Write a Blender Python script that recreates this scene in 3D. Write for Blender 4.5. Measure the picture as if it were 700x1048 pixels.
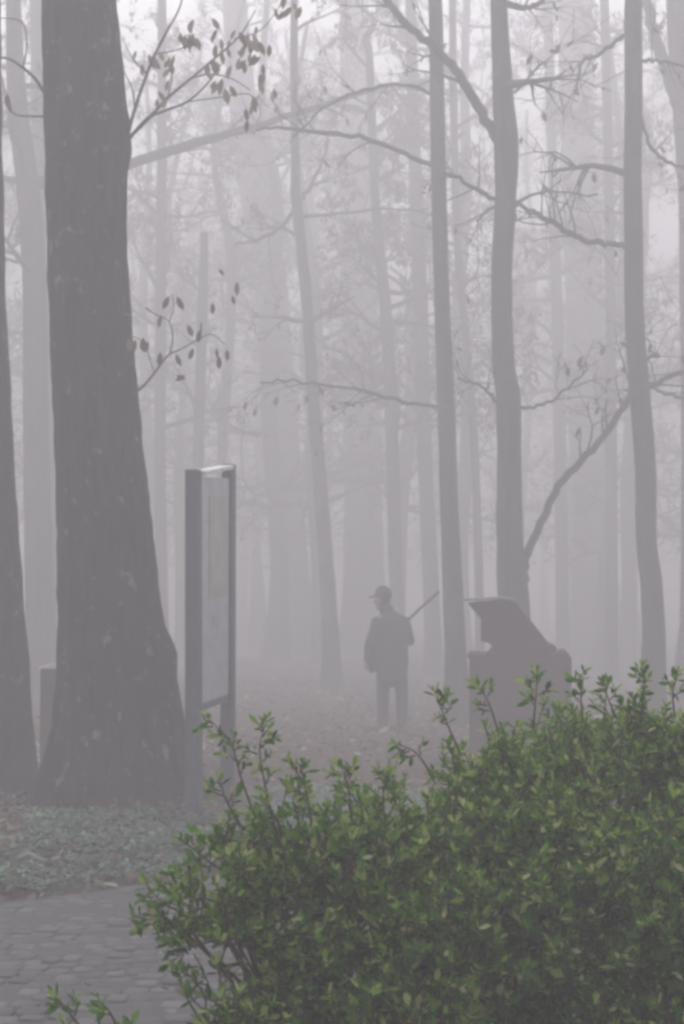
import bpy, math, random
import numpy as np
from mathutils import Vector, Matrix, noise as mnoise

R = math.radians
for o in list(bpy.data.objects):
    bpy.data.objects.remove(o, do_unlink=True)
SC = bpy.context.scene
COL = SC.collection

# ------------------------------------------------------------------ camera
CAM_H = 1.6
F = 1456.0                       # focal length in photo pixels (photo 700 x 1048)
PITCH = math.atan(76.0 / F)
cd = bpy.data.cameras.new('camera')
cam = bpy.data.objects.new('camera', cd)
COL.objects.link(cam)
cam.location = (0, 0, CAM_H)
cam.rotation_euler = (R(90) + PITCH, 0, 0)
cd.sensor_fit = 'VERTICAL'
cd.sensor_height = 36.0
cd.lens = 36.0 * F / 1048.0
cd.clip_end = 600
cd.clip_start = 0.05
SC.camera = cam

# ------------------------------------------------------------------ world, sun, exposure
SUN_EL, SUN_AZ = 52, -20
w = bpy.data.worlds.new('World')
SC.world = w
w.use_nodes = True
nt = w.node_tree
nt.nodes.clear()
out = nt.nodes.new('ShaderNodeOutputWorld')
bg = nt.nodes.new('ShaderNodeBackground')
sky = nt.nodes.new('ShaderNodeTexSky')
sky.sky_type = 'NISHITA'
sky.sun_disc = False
sky.sun_elevation = R(SUN_EL)
sky.sun_rotation = R(SUN_AZ)
sky.air_density = 1.0
sky.dust_density = 6.0
sky.ozone_density = 1.0
hsv = nt.nodes.new('ShaderNodeHueSaturation')       # overcast: the cloud takes the blue out
hsv.inputs['Saturation'].default_value = 0.12
bg.inputs['Strength'].default_value = 0.15
nt.links.new(sky.outputs[0], hsv.inputs['Color'])
nt.links.new(hsv.outputs[0], bg.inputs['Color'])
nt.links.new(bg.outputs[0], out.inputs['Surface'])

sl = bpy.data.lights.new('sun', 'SUN')
sl.energy = 1.2
sl.angle = R(30)
sl.color = (1.0, 0.965, 0.955)
sun = bpy.data.objects.new('sun', sl)
COL.objects.link(sun)
_sd = Vector((math.sin(R(SUN_AZ)) * math.cos(R(SUN_EL)), math.cos(R(SUN_AZ)) * math.cos(R(SUN_EL)), math.sin(R(SUN_EL))))
sun.rotation_euler = (-_sd).to_track_quat('-Z', 'Y').to_euler()
sun.location = (0, 0, 60)

vs = SC.view_settings
SC.display_settings.display_device = 'sRGB'
vs.view_transform = 'Standard'
vs.look = 'None'
vs.exposure = 1.33
vs.gamma = 1.0
vs.use_curve_mapping = False

cy = SC.cycles
cy.max_bounces = 6
cy.diffuse_bounces = 3
cy.glossy_bounces = 2
cy.transmission_bounces = 3
cy.volume_bounces = 2
cy.transparent_max_bounces = 4
cy.caustics_reflective = False
cy.caustics_refractive = False
cy.use_denoising = True
cy.pixel_filter_type = 'GAUSSIAN'
cy.filter_width = 3.6
HAZE_DENSITY = 0.041
HAZE_COLOR = (0.968, 0.956, 0.984)

# ------------------------------------------------------------------ helpers
def sstep(a, b, t):
    t = min(1.0, max(0.0, (t - a) / (b - a)))
    return t * t * (3 - 2 * t)

def gz(x, y):
    """terrain height"""
    s = max(0.0, y - 10.5)
    z = -0.021 * s if s < 40 else -0.84 - 0.004 * (s - 40)
    a = sstep(7.6, 9.0, y)
    z += a * 0.05 * mnoise.noise(Vector((x * 0.45, y * 0.45, 1.3)))
    z += sstep(14, 40, y) * 0.35 * mnoise.noise(Vector((x * 0.07, y * 0.07, 7.7)))
    return z

def P(px, py, D):
    """a point of the place at distance D along the view axis' ground direction"""
    u = (px - 350.0) / F
    v = (524.0 - py) / F
    c, s = math.cos(PITCH), math.sin(PITCH)
    fy = c - v * s
    fz = s + v * c
    k = D / fy
    return Vector((u * k, D, CAM_H + fz * k))

class MB:
    def __init__(self):
        self.v, self.f = [], []
    def tube(self, pts, rad, sides=8, cap=True, jitter=0.0, rng=None):
        pts = [Vector(p) for p in pts]
        n = len(pts)
        base = len(self.v)
        t0 = (pts[1] - pts[0]).normalized()
        ref = Vector((1, 0, 0)) if abs(t0.x) < 0.8 else Vector((0, 1, 0))
        nrm = (ref - t0 * ref.dot(t0)).normalized()
        for i, p in enumerate(pts):
            if i == 0: t = t0
            elif i == n - 1: t = (pts[i] - pts[i - 1]).normalized()
            else: t = (pts[i + 1] - pts[i - 1]).normalized()
            nrm = nrm - t * nrm.dot(t)
            if nrm.length < 1e-6:
                nrm = t.orthogonal()
            nrm.normalize()
            bn = t.cross(nrm)
            for k in range(sides):
                a = 2 * math.pi * k / sides
                r = rad[i]
                if jitter and rng: r *= 1 + rng.uniform(-jitter, jitter)
                q = p + nrm * (math.cos(a) * r) + bn * (math.sin(a) * r)
                self.v.append((q.x, q.y, q.z))
        for i in range(n - 1):
            for k in range(sides):
                a = base + i * sides + k
                b = base + i * sides + (k + 1) % sides
                self.f.append((a, b, b + sides, a + sides))
        if cap:
            self.f.append(tuple(base + k for k in range(sides))[::-1])
            self.f.append(tuple(base + (n - 1) * sides + k for k in range(sides)))
    def prism(self, poly, y0, y1):
        """poly: list of (x, z); extruded along y"""
        b = len(self.v); n = len(poly)
        for (x, z) in poly: self.v.append((x, y0, z))
        for (x, z) in poly: self.v.append((x, y1, z))
        self.f.append(tuple(b + i for i in range(n)))
        self.f.append(tuple(b + n + i for i in range(n))[::-1])
        for i in range(n):
            j = (i + 1) % n
            self.f.append((b + i, b + n + i, b + n + j, b + j))
    def box(self, c, s, rot=None):
        b = len(self.v)
        for dx in (-1, 1):
            for dy in (-1, 1):
                for dz in (-1, 1):
                    q = Vector((dx * s[0] / 2, dy * s[1] / 2, dz * s[2] / 2))
                    if rot is not None: q = rot @ q
                    q += Vector(c)
                    self.v.append((q.x, q.y, q.z))
        for f in ((0, 1, 3, 2), (4, 6, 7, 5), (0, 4, 5, 1), (2, 3, 7, 6), (0, 2, 6, 4), (1, 5, 7, 3)):
            self.f.append(tuple(b + i for i in f))
    def build(self, name, mat, parent=None, smooth=True, bevel=0.0, origin=None):
        me = bpy.data.meshes.new(name)
        vv = self.v
        if origin is not None:
            vv = [(x - origin[0], y - origin[1], z - origin[2]) for x, y, z in vv]
        me.from_pydata(vv, [], self.f)
        me.materials.append(mat)
        if smooth:
            me.polygons.foreach_set('use_smooth', [True] * len(me.polygons))
        me.update()
        o = bpy.data.objects.new(name, me)
        COL.objects.link(o)
        if parent: o.parent = parent
        if bevel:
            m = o.modifiers.new('bevel', 'BEVEL')
            m.width = bevel; m.segments = 2; m.limit_method = 'ANGLE'
        return o

def tag(o, label=None, cat=None, group=None, kind=None):
    if label: o['label'] = label
    if cat: o['category'] = cat
    if group: o['group'] = group
    if kind: o['kind'] = kind
    return o

def empty(name, loc, label, cat, group=None, rz=0.0):
    o = bpy.data.objects.new(name, None)
    COL.objects.link(o)
    o.location = loc
    o.rotation_euler = (0, 0, rz)
    o.empty_display_size = 0.2
    return tag(o, label, cat, group)

def leaves_arrays(pos, dirv, up, L, W, fold=0.12, curl=0.0):
    pos = np.asarray(pos, float); d = np.asarray(dirv, float); u = np.asarray(up, float)
    L = np.asarray(L, float)[:, None]; W = np.asarray(W, float)[:, None]
    d = d / (np.linalg.norm(d, axis=1, keepdims=True) + 1e-9)
    s = np.cross(u, d); s /= (np.linalg.norm(s, axis=1, keepdims=True) + 1e-9)
    nz = np.cross(d, s)
    T = [(0, 0, 0), (.30, .36, .0), (.66, .42, .0), (.30, -.36, .0), (.66, -.42, .0), (.30, 0, -fold), (.66, 0, -fold), (1, 0, 0)]
    V = np.zeros((len(pos), 8, 3))
    for i, (a, b, c) in enumerate(T):
        cc = c * W - curl * (a * a) * L
        V[:, i] = pos + d * (a * L) + s * (b * W) + nz * cc
    return V
LEAF_FACES = [(0, 5, 1), (0, 3, 5), (5, 6, 2, 1), (5, 3, 4, 6), (6, 7, 2), (6, 4, 7)]

def leaf_mesh(name, V, tint, mat, parent=None, origin=None):
    n = len(V)
    co = V.reshape(-1, 3).copy()
    if origin is not None: co -= np.array(origin)
    me = bpy.data.meshes.new(name)
    me.vertices.add(n * 8)
    me.vertices.foreach_set('co', co.ravel())
    loops = np.concatenate([np.array(f) for f in LEAF_FACES])
    counts = np.array([len(f) for f in LEAF_FACES])
    alll = (np.arange(n)[:, None] * 8 + loops[None, :]).ravel()
    me.loops.add(len(alll))
    me.loops.foreach_set('vertex_index', alll)
    cnt = np.tile(counts, n)
    st = np.concatenate([[0], np.cumsum(cnt)[:-1]])
    me.polygons.add(len(cnt))
    me.polygons.foreach_set('loop_start', st)
    me.polygons.foreach_set('loop_total', cnt)
    me.update(calc_edges=True)
    a = me.attributes.new('tint', 'FLOAT', 'POINT')
    a.data.foreach_set('value', np.repeat(np.asarray(tint, float), 8))
    me.materials.append(mat)
    me.validate()
    o = bpy.data.objects.new(name, me)
    COL.objects.link(o)
    if parent: o.parent = parent
    return o

# ------------------------------------------------------------------ materials
def newmat(name):
    m = bpy.data.materials.new(name)
    m.use_nodes = True
    n = m.node_tree
    b = n.nodes['Principled BSDF']
    return m, n, b

def ramp(n, stops):
    r = n.nodes.new('ShaderNodeValToRGB')
    e = r.color_ramp.elements
    e[0].position, e[0].color = stops[0][0], (*stops[0][1], 1)
    e[1].position, e[1].color = stops[-1][0], (*stops[-1][1], 1)
    for p, c in stops[1:-1]:
        k = e.new(p); k.color = (*c, 1)
    return r

def coords(n, scale):
    tc = n.nodes.new('ShaderNodeTexCoord')
    mp = n.nodes.new('ShaderNodeMapping')
    mp.inputs['Scale'].default_value = scale
    n.links.new(tc.outputs['Object'], mp.inputs['Vector'])
    return mp

def noise(n, vec, scale, detail=5, rough=0.55, dist=0.0):
    t = n.nodes.new('ShaderNodeTexNoise')
    t.inputs['Scale'].default_value = scale
    t.inputs['Detail'].default_value = detail
    t.inputs['Roughness'].default_value = rough
    t.inputs['Distortion'].default_value = dist
    n.links.new(vec.outputs[0], t.inputs['Vector'])
    return t

def bump(n, b, h, strength, dist=0.02):
    k = n.nodes.new('ShaderNodeBump')
    k.inputs['Strength'].default_value = strength
    k.inputs['Distance'].default_value = dist
    n.links.new(h, k.inputs['Height'])
    n.links.new(k.outputs[0], b.inputs['Normal'])

def bark_mat(name, dark, light, lichen=None, sc=9.0):
    m, n, b = newmat(name)
    mp = coords(n, (sc, sc, sc * 0.18))
    t = noise(n, mp, 1.0, 8, 0.62, 0.6)
    r = ramp(n, [(0.32, dark), (0.68, light)])
    n.links.new(t.outputs['Fac'], r.inputs[0])
    col = r.outputs[0]
    if lichen:
        mp2 = coords(n, (1, 1, 0.8))
        t2 = noise(n, mp2, 8.5, 4, 0.65)
        r2 = ramp(n, [(0.60, (0, 0, 0)), (0.70, (1, 1, 1))])
        n.links.new(t2.outputs['Fac'], r2.inputs[0])
        mx = n.nodes.new('ShaderNodeMixRGB')
        ml = n.nodes.new('ShaderNodeMath'); ml.operation = 'MULTIPLY'; ml.inputs[1].default_value = 0.62
        n.links.new(r2.outputs[0], ml.inputs[0])
        n.links.new(ml.outputs[0], mx.inputs['Fac'])
        n.links.new(col, mx.inputs['Color1'])
        mx.inputs['Color2'].default_value = (*lichen, 1)
        col = mx.outputs[0]
    n.links.new(col, b.inputs['Base Color'])
    b.inputs['Roughness'].default_value = 0.95
    b.inputs['Specular IOR Level'].default_value = 0.04
    bump(n, b, t.outputs['Fac'], 0.9, 0.03)
    return m

def leaf_mat(name, stops, rough=0.45, transl=0.3, spec=0.5):
    m, n, b = newmat(name)
    at = n.nodes.new('ShaderNodeAttribute'); at.attribute_name = 'tint'
    r = ramp(n, stops)
    n.links.new(at.outputs['Fac'], r.inputs[0])
    n.links.new(r.outputs[0], b.inputs['Base Color'])
    b.inputs['Roughness'].default_value = rough
    b.inputs['Specular IOR Level'].default_value = spec
    if transl:
        tr = n.nodes.new('ShaderNodeBsdfTranslucent')
        n.links.new(r.outputs[0], tr.inputs['Color'])
        mx = n.nodes.new('ShaderNodeMixShader')
        mx.inputs[0].default_value = transl
        n.links.new(b.outputs[0], mx.inputs[1]); n.links.new(tr.outputs[0], mx.inputs[2])
        n.links.new(mx.outputs[0], n.nodes['Material Output'].inputs['Surface'])
    return m

def mottled(name, c1, c2, scale=6.0, rough=0.8, bmp=0.2, metal=0.0, stretch=(1, 1, 1), spec=0.4):
    m, n, b = newmat(name)
    mp = coords(n, stretch)
    t = noise(n, mp, scale, 6, 0.6)
    r = ramp(n, [(0.35, c1), (0.68, c2)])
    n.links.new(t.outputs['Fac'], r.inputs[0])
    n.links.new(r.outputs[0], b.inputs['Base Color'])
    b.inputs['Roughness'].default_value = rough
    b.inputs['Metallic'].default_value = metal
    b.inputs['Specular IOR Level'].default_value = spec
    if bmp: bump(n, b, t.outputs['Fac'], bmp, 0.01)
    return m

M_BARK = bark_mat('oak_bark', (0.010, 0.0085, 0.0095), (0.042, 0.035, 0.037), (0.24, 0.27, 0.26), 13.0)
M_BARK2 = bark_mat('forest_bark', (0.030, 0.028, 0.028), (0.085, 0.078, 0.076), (0.15, 0.16, 0.15), 8.0)
M_TWIG = mottled('twig_bark', (0.03, 0.026, 0.025), (0.07, 0.06, 0.055), 20, 0.85, 0.0)
M_DRY_PALE = leaf_mat('pale_dry_leaf', [(0.0, (0.13, 0.095, 0.075)), (0.5, (0.21, 0.155, 0.12)), (1.0, (0.30, 0.235, 0.18))], 0.7, 0.35, 0.2)
M_DRY = leaf_mat('dry_leaf', [(0.0, (0.055, 0.036, 0.028)), (0.5, (0.10, 0.062, 0.045)), (1.0, (0.19, 0.135, 0.10))], 0.7, 0.25, 0.2)
M_BUSH = leaf_mat('shrub_leaf', [(0.0, (0.022, 0.066, 0.012)), (0.35, (0.050, 0.140, 0.020)), (0.62, (0.095, 0.215, 0.030)), (0.85, (0.21, 0.32, 0.065)), (0.93, (0.38, 0.43, 0.17)),
                                 (0.968, (0.50, 0.48, 0.30)), (0.985, (0.45, 0.19, 0.06)), (1.0, (0.52, 0.38, 0.05))], 0.6, 0.5, 0.12)
M_STEM = mottled('shrub_stem', (0.035, 0.028, 0.016), (0.085, 0.070, 0.040), 30, 0.85, 0.0)
M_IVY = leaf_mat('ground_leaf', [(0.0, (0.012, 0.036, 0.022)), (0.6, (0.060, 0.125, 0.078)), (1.0, (0.20, 0.30, 0.20))], 0.5, 0.2, 0.4)
M_LITTER = leaf_mat('litter_leaf', [(0.0, (0.050, 0.028, 0.026)), (0.6, (0.145, 0.074, 0.064)), (0.92, (0.2, 0.13, 0.105)), (1.0, (0.42, 0.38, 0.34))], 0.75, 0.1, 0.2)

# ------------------------------------------------------------------ ground sheet
def ground_material():
    m, n, b = newmat('forest_floor')
    mp = coords(n, (1, 1, 1))
    t1 = noise(n, mp, 0.8, 6, 0.6)
    t2 = noise(n, mp, 28.0, 6, 0.7, 0.4)
    r1 = ramp(n, [(0.30, (0.030, 0.020, 0.018)), (0.52, (0.075, 0.047, 0.042)), (0.75, (0.125, 0.085, 0.076))])
    n.links.new(t2.outputs['Fac'], r1.inputs[0])
    mx = n.nodes.new('ShaderNodeMixRGB')
    mx.blend_type = 'MULTIPLY'
    r2 = ramp(n, [(0.35, (0.45, 0.48, 0.42)), (0.65, (1.35, 1.22, 1.22))])
    n.links.new(t1.outputs['Fac'], r2.inputs[0])
    mx.inputs['Fac'].default_value = 1.0
    n.links.new(r1.outputs[0], mx.inputs['Color1']); n.links.new(r2.outputs[0], mx.inputs['Color2'])
    n.links.new(mx.outputs[0], b.inputs['Base Color'])
    b.inputs['Roughness'].default_value = 0.95
    b.inputs['Specular IOR Level'].default_value = 0.15
    bump(n, b, t2.outputs['Fac'], 0.7, 0.03)
    return m

def axis(lo, hi, fine_lo, fine_hi, fine, coarse):
    a = []
    x = lo
    while x < hi - 1e-6:
        a.append(x)
        x += fine if fine_lo <= x < fine_hi else coarse
    a.append(hi)
    return a
xs = axis(-120, 120, -8, 8, 0.25, 4.0)
ys = axis(-30, 140, 2, 30, 0.25, 3.0)
g = MB()
for y in ys:
    for x in xs:
        g.v.append((x, y, gz(x, y)))
nx = len(xs)
for j in range(len(ys) - 1):
    for i in range(nx - 1):
        a = j * nx + i
        g.f.append((a, a + 1, a + nx + 1, a + nx))
gnd = g.build('ground', ground_material())
tag(gnd, kind='structure')

# ------------------------------------------------------------------ paved path (stone setts)
def path_far(x):
    """far edge of the path (y) at x"""
    return 7.25 + 0.62 * (x + 1.75) * (1 if x < -0.4 else 0.86) + 0.08 * mnoise.noise(Vector((x * 1.8, 3.1, 0)))

def sett_material():
    m, n, b = newmat('stone_sett')
    mp = coords(n, (1, 1, 1))
    at = n.nodes.new('ShaderNodeAttribute'); at.attribute_name = 'tint'
    t = noise(n, mp, 30, 5, 0.6)
    r = ramp(n, [(0.0, (0.044, 0.041, 0.047)), (0.55, (0.064, 0.060, 0.068)), (1.0, (0.108, 0.104, 0.114))])
    ad = n.nodes.new('ShaderNodeMath'); ad.operation = 'MULTIPLY_ADD'
    n.links.new(t.outputs['Fac'], ad.inputs[0]); ad.inputs[1].default_value = 0.5
    n.links.new(at.outputs['Fac'], ad.inputs[2])
    sb = n.nodes.new('ShaderNodeMath'); sb.operation = 'SUBTRACT'; sb.inputs[1].default_value = 0.25
    n.links.new(ad.outputs[0], sb.inputs[0])
    n.links.new(sb.outputs[0], r.inputs[0])
    n.links.new(r.outputs[0], b.inputs['Base Color'])
    b.inputs['Roughness'].default_value = 0.6
    b.inputs['Specular IOR Level'].default_value = 0.3
    bump(n, b, t.outputs['Fac'], 0.5, 0.008)
    return m

rng = random.Random(5)
pv, pf, pt = [], [], []
def sett(cx, cy, sx, sy, h, ang, tx, ty, tint):
    b = len(pv)
    ca, sa = math.cos(ang), math.sin(ang)
    prof = [(1.0, -0.05), (1.0, 0.62), (0.90, 0.92), (0.6, 1.0)]
    N = 10
    for (k, zz) in prof:
        for i in range(N):
            a = 2 * math.pi * i / N
            c, s = math.cos(a), math.sin(a)
            e = 0.45
            ux = math.copysign(abs(c) ** e, c) * sx / 2 * k
            uy = math.copysign(abs(s) ** e, s) * sy / 2 * k
            z = h * zz + (ux * tx + uy * ty) + .006 * math.sin(cx * 9 + cy * 4) * math.sin(cy * 13 + cx * 2)
            pv.append((cx + ux * ca - uy * sa, cy + ux * sa + uy * ca, z + gz(cx, cy)))
            pt.append(tint)
    for r_ in range(len(prof) - 1):
        for i in range(N):
            a = b + r_ * N + i; c_ = b + r_ * N + (i + 1) % N
            pf.append((a, c_, c_ + N, a + N))
    pf.append(tuple(b + 3 * N + i for i in range(N)))
row = 0
yy = 3.6
while yy < 9.6:
    dy = 0.088 + rng.uniform(-0.010, 0.010)
    x = -3.4 + rng.uniform(0, .1)
    while x < 2.6:
        dx = rng.uniform(0.075, 0.125)
        cx = x + dx / 2
        cyy = yy + 0.16 * math.sin(cx * 2.1 + row * 0.05) + 0.03 * math.sin(cx * 5)
        lim = path_far(cx)
        if cyy < lim + rng.uniform(-0.12, 0.06):
            sink = sstep(lim - 0.9, lim, cyy)
            h = 0.015 + rng.uniform(-0.004, 0.005) - 0.006 * sink
            sett(cx, cyy, dx - 0.005, dy - 0.005, max(0.009, h), rng.uniform(-0.06, 0.06) + 0.3 * math.cos(cx * 2.1) * 0.4,
                 rng.uniform(-.05, .05), rng.uniform(-.06, .06), rng.random())
        x += dx
    yy += dy
    row += 1
me = bpy.data.meshes.new('path')
me.from_pydata(pv, [], pf)
me.polygons.foreach_set('use_smooth', [True] * len(me.polygons))
a_ = me.attributes.new('tint', 'FLOAT', 'POINT'); a_.data.foreach_set('value', pt)
me.materials.append(sett_material())
po = bpy.data.objects.new('path', me); COL.objects.link(po)
tag(po, kind='structure')
# sand bed between the setts
g = MB()
xs2 = [-3.5 + 0.2 * i for i in range(31)]
for x in xs2:
    lim = path_far(x)
    for k in range(21):
        y = 3.4 + (lim - 3.4) * k / 20
        g.v.append((x, y, gz(x, y) + 0.012))
for i in range(len(xs2) - 1):
    for k in range(20):
        a = i * 21 + k
        g.f.append((a, a + 21, a + 22, a + 1))
bed = g.build('path_bed', mottled('path_sand', (0.050, 0.047, 0.053), (0.074, 0.070, 0.078), 40, 0.9, 0.3))
tag(bed, kind='structure')
# a paler stretch of path beyond the left trunk
g = MB()
for k in range(25):
    t = k / 24
    x0 = -7.0 + 5.6 * t
    yb = 12.4 + 0.25 * math.sin(t * 5) + 0.1 * mnoise.noise(Vector((t * 9, 0, 0)))
    yt = 16.0 + 0.3 * math.sin(t * 4 + 1) + 0.1 * mnoise.noise(Vector((t * 9, 5, 0)))
    for j in range(9):
        y = yb + (yt - yb) * j / 8
        g.v.append((x0, y, gz(x0, y) + 0.012))
for k in range(24):
    for j in range(8):
        a = k * 9 + j
        g.f.append((a, a + 9, a + 10, a + 1))
tag(g.build('side_path', mottled('pale_gravel', (0.25, 0.245, 0.25), (0.42, 0.41, 0.415), 35, 0.9, 0.4)), kind='structure')

# ------------------------------------------------------------------ trees
def catmull(pts, n=6):
    pts = [Vector(p) for p in pts]
    if len(pts) < 3: 
        return [pts[0].lerp(pts[1], i / n) for i in range(n + 1)]
    res = []
    ext = [pts[0] * 2 - pts[1]] + pts + [pts[-1] * 2 - pts[-2]]
    for i in range(1, len(ext) - 2):
        p0, p1, p2, p3 = ext[i - 1:i + 3]
        for k in range(n):
            t = k / n
            res.append(0.5 * ((2 * p1) + (p2 - p0) * t + (2 * p0 - 5 * p1 + 4 * p2 - p3) * t * t + (3 * p1 - p0 - 3 * p2 + p3) * t ** 3))
    res.append(pts[-1])
    return res
def interp(vals, n=6):
    r_ = []
    for i in range(len(vals) - 1):
        for k in range(n):
            r_.append(vals[i] + (vals[i + 1] - vals[i]) * k / n)
    r_.append(vals[-1])
    return r_

def grow(mb, leaves, p, d, L, r, level, rng, droop=0.0, leafiness=1.0, leafL=0.11, rmin=0.0035):
    nseg = (7, 5, 4, 3)[min(level, 3)]
    sides = (6, 4, 3, 3)[min(level, 3)]
    pts, rad = [p.copy()], [r]
    q = p.copy(); dd = d.normalized()
    for i in range(nseg):
        dd = (dd + Vector((rng.gauss(0, .16), rng.gauss(0, .16), rng.gauss(0.02 - droop, .13)))).normalized()
        q = q + dd * (L / nseg)
        pts.append(q.copy())
        rad.append(max(rmin, r * (1 - 0.80 * (i + 1) / nseg)))
    mb.tube(pts, rad, sides, cap=False)
    if level < 3:
        kids = (5, 4, 3)[level]
        for k in range(kids):
            t = rng.uniform(0.28, 0.98)
            i = min(nseg - 1, int(t * nseg))
            bp = pts[i].lerp(pts[i + 1], t * nseg - i)
            ax = (pts[i + 1] - pts[i]).normalized()
            side = ax.orthogonal().normalized()
            side = Matrix.Rotation(rng.uniform(0, 6.283), 3, ax) @ side
            nd = ax * rng.uniform(.5, .9) + side * rng.uniform(.6, 1.0) + Vector((0, 0, .12 - droop))
            grow(mb, leaves, bp, nd, L * rng.uniform(.38, .62), max(rmin, rad[i] * .62), level + 1, rng, droop, leafiness, leafL, rmin)
    if level >= 2:
        for k in range(int(rng.random() * 3.2 * leafiness)):
            t = rng.random()
            i = min(nseg - 1, int(t * nseg))
            leaves.append((pts[i].lerp(pts[i + 1], t * nseg - i), leafL * rng.uniform(.6, 1.4)))

def hang_leaves(name, lv, rng, parent, origin, mat=M_DRY):
    n = len(lv)
    pos = np.array([(p.x, p.y, p.z) for p, _ in lv])
    L = np.array([l for _, l in lv])
    d = np.array([(rng.gauss(0, .6), rng.gauss(0, .6), -1 + rng.gauss(0, .5)) for _ in lv])
    up = np.array([(rng.gauss(0, 1), rng.gauss(0, 1), rng.gauss(0, .4)) for _ in lv])
    V = leaves_arrays(pos, d, up, L, L * 0.55, 0.2, 0.12)
    return leaf_mesh(name, V, [rng.random() for _ in lv], mat, parent, origin)

def trunk_tube(path, rad, base_z, sides=14, seed=0, flare=0.5):
    """bark-rough tapered tube with a root flare"""
    rg = random.Random(seed)
    mb = MB()
    n = len(path)
    ph = [rg.uniform(0, 6.28) for _ in range(3)]
    for i, p in enumerate(path):
        h = p.z - base_z
        fl = flare * math.exp(-max(0, h) / (rad[0] * 2.2))
        for k in range(sides):
            a = 2 * math.pi * k / sides
            rr = rad[i] * (1 + fl * (0.75 + 0.45 * math.sin(3 * a + ph[0]) + 0.3 * math.sin(5 * a + ph[1])))
            rr *= 1 + 0.045 * mnoise.noise(Vector((math.cos(a) * 1.5, math.sin(a) * 1.5, p.z * 0.8 + seed * 3.3)))
            rr *= 1 + 0.03 * math.sin(2 * a + ph[2] + p.z * .5)
            rr *= 1 + 0.055 * mnoise.noise(Vector((math.cos(a) * 2.2 + seed, math.sin(a) * 2.2, p.z * 2.6)))
            mb.v.append((p.x + math.cos(a) * rr, p.y + math.sin(a) * rr, p.z))
    for i in range(n - 1):
        for k in range(sides):
            a = i * sides + k; b = i * sides + (k + 1) % sides
            mb.f.append((a, b, b + sides, a + sides))
    mb.f.append(tuple(range(sides))[::-1])
    mb.f.append(tuple((n - 1) * sides + k for k in range(sides)))
    return mb

def forest_tree(label, D, pts, H=17.0, limbs=(), crown=None, seed=1, name='forest_tree', group='bare trees in the fog', broken=False, mat=None, flare=0.4):
    """pts: (px, py, width px) from the TOP down"""
    mat = mat or M_BARK2
    rg = random.Random(seed)
    W = [(P(px, py, D), wd * D / F / 2) for px, py, wd in pts]
    W = W[::-1]                                     # bottom up
    bx, by = W[0][0].x, D
    bz = gz(bx, by)
    pl = [Vector((bx, by, bz - 0.15))] + [p for p, _ in W]
    rl = [W[0][1] * 1.02] + [r for _, r in W]
    if len(pl) > 1 and pl[1].z < bz + 0.05:
        pl.pop(1); rl.pop(1)
    top = pl[-1]
    if not broken:
        tdir = (pl[-1] - pl[-2]).normalized()
        tdir = (tdir + Vector((0, 0, 0.6))).normalized()
        rem = H - top.z
        r0 = rl[-1]
        if rem > 0.5:
            for k in range(1, 5):
                t = k / 4
                q = top + tdir * (rem * t) + Vector((rg.gauss(0, .12), rg.gauss(0, .12), 0)) * k * .5
                pl.append(q); rl.append(max(0.02, r0 * (1 - t) ** 0.8 + 0.02))
    path = catmull(pl, 9); rad = interp(rl, 9)
    root = empty(name, (bx, by, bz), label, 'tree', group)
    org = (bx, by, bz)
    trunk_tube(path, rad, bz, 16, seed, flare).build('trunk', mat, root, origin=org)
    for lim in limbs:
        drift = rg.uniform(-.08, .08) * D * 0.15
        lp = [P(px, py, D + drift * i / max(1, len(lim) - 1)) for i, (px, py, wd) in enumerate(lim)]
        lr = [wd * D / F / 2 for _, _, wd in lim]
        mb = MB(); lv = []
        pp = catmull(lp, 5); rr = interp(lr, 5)
        pp = [q + Vector((rg.gauss(0, 1), rg.gauss(0, 1), rg.gauss(0, 1))) * 0.012 for q in pp]
        mb.tube(pp, rr, 7, cap=True)
        for k in range(3 + len(pp) // 5):
            i = rg.randrange(len(pp) // 3, len(pp) - 1)
            ax = (pp[i + 1] - pp[i]).normalized()
            side = Matrix.Rotation(rg.uniform(0, 6.283), 3, ax) @ ax.orthogonal().normalized()
            grow(mb, lv, pp[i], ax * .7 + side * .8 + Vector((0, 0, .1)), rg.uniform(.35, .95), max(.004, rr[i] * .45), 2, rg, 0.0, .5)
        lo = mb.build('limb', mat, root, origin=org)
        if lv: hang_leaves('leaves', lv, rg, lo, org)
    if crown:
        z0, nb, bl, leafy = crown
        mb = MB(); lv = []
        zs = [p.z for p in path]
        for k in range(int(nb * 1.0)):
            z = rg.uniform(z0, max(z0 + 1, path[-1].z - .5)) if not broken else rg.uniform(z0, top.z)
            i = min(range(len(path)), key=lambda q: abs(zs[q] - z))
            p = path[i]
            a = rg.uniform(0, 6.283)
            t = (z - z0) / max(1.0, path[-1].z - z0)
            d = Vector((math.cos(a), math.sin(a), rg.uniform(.05, .7)))
            grow(mb, lv, p, d, bl * (1 - .55 * t) * rg.uniform(.6, 1.15), min(rad[i] * .5, 0.075), 0 if bl > 1.6 else 1, rg, 0.02, leafy * 1.05, .085 + D * .0008, .0055)
        co = mb.build('crown', M_TWIG, root, origin=org)
        if lv: hang_leaves('leaves', lv, rg, co, org)
    return root

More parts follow.
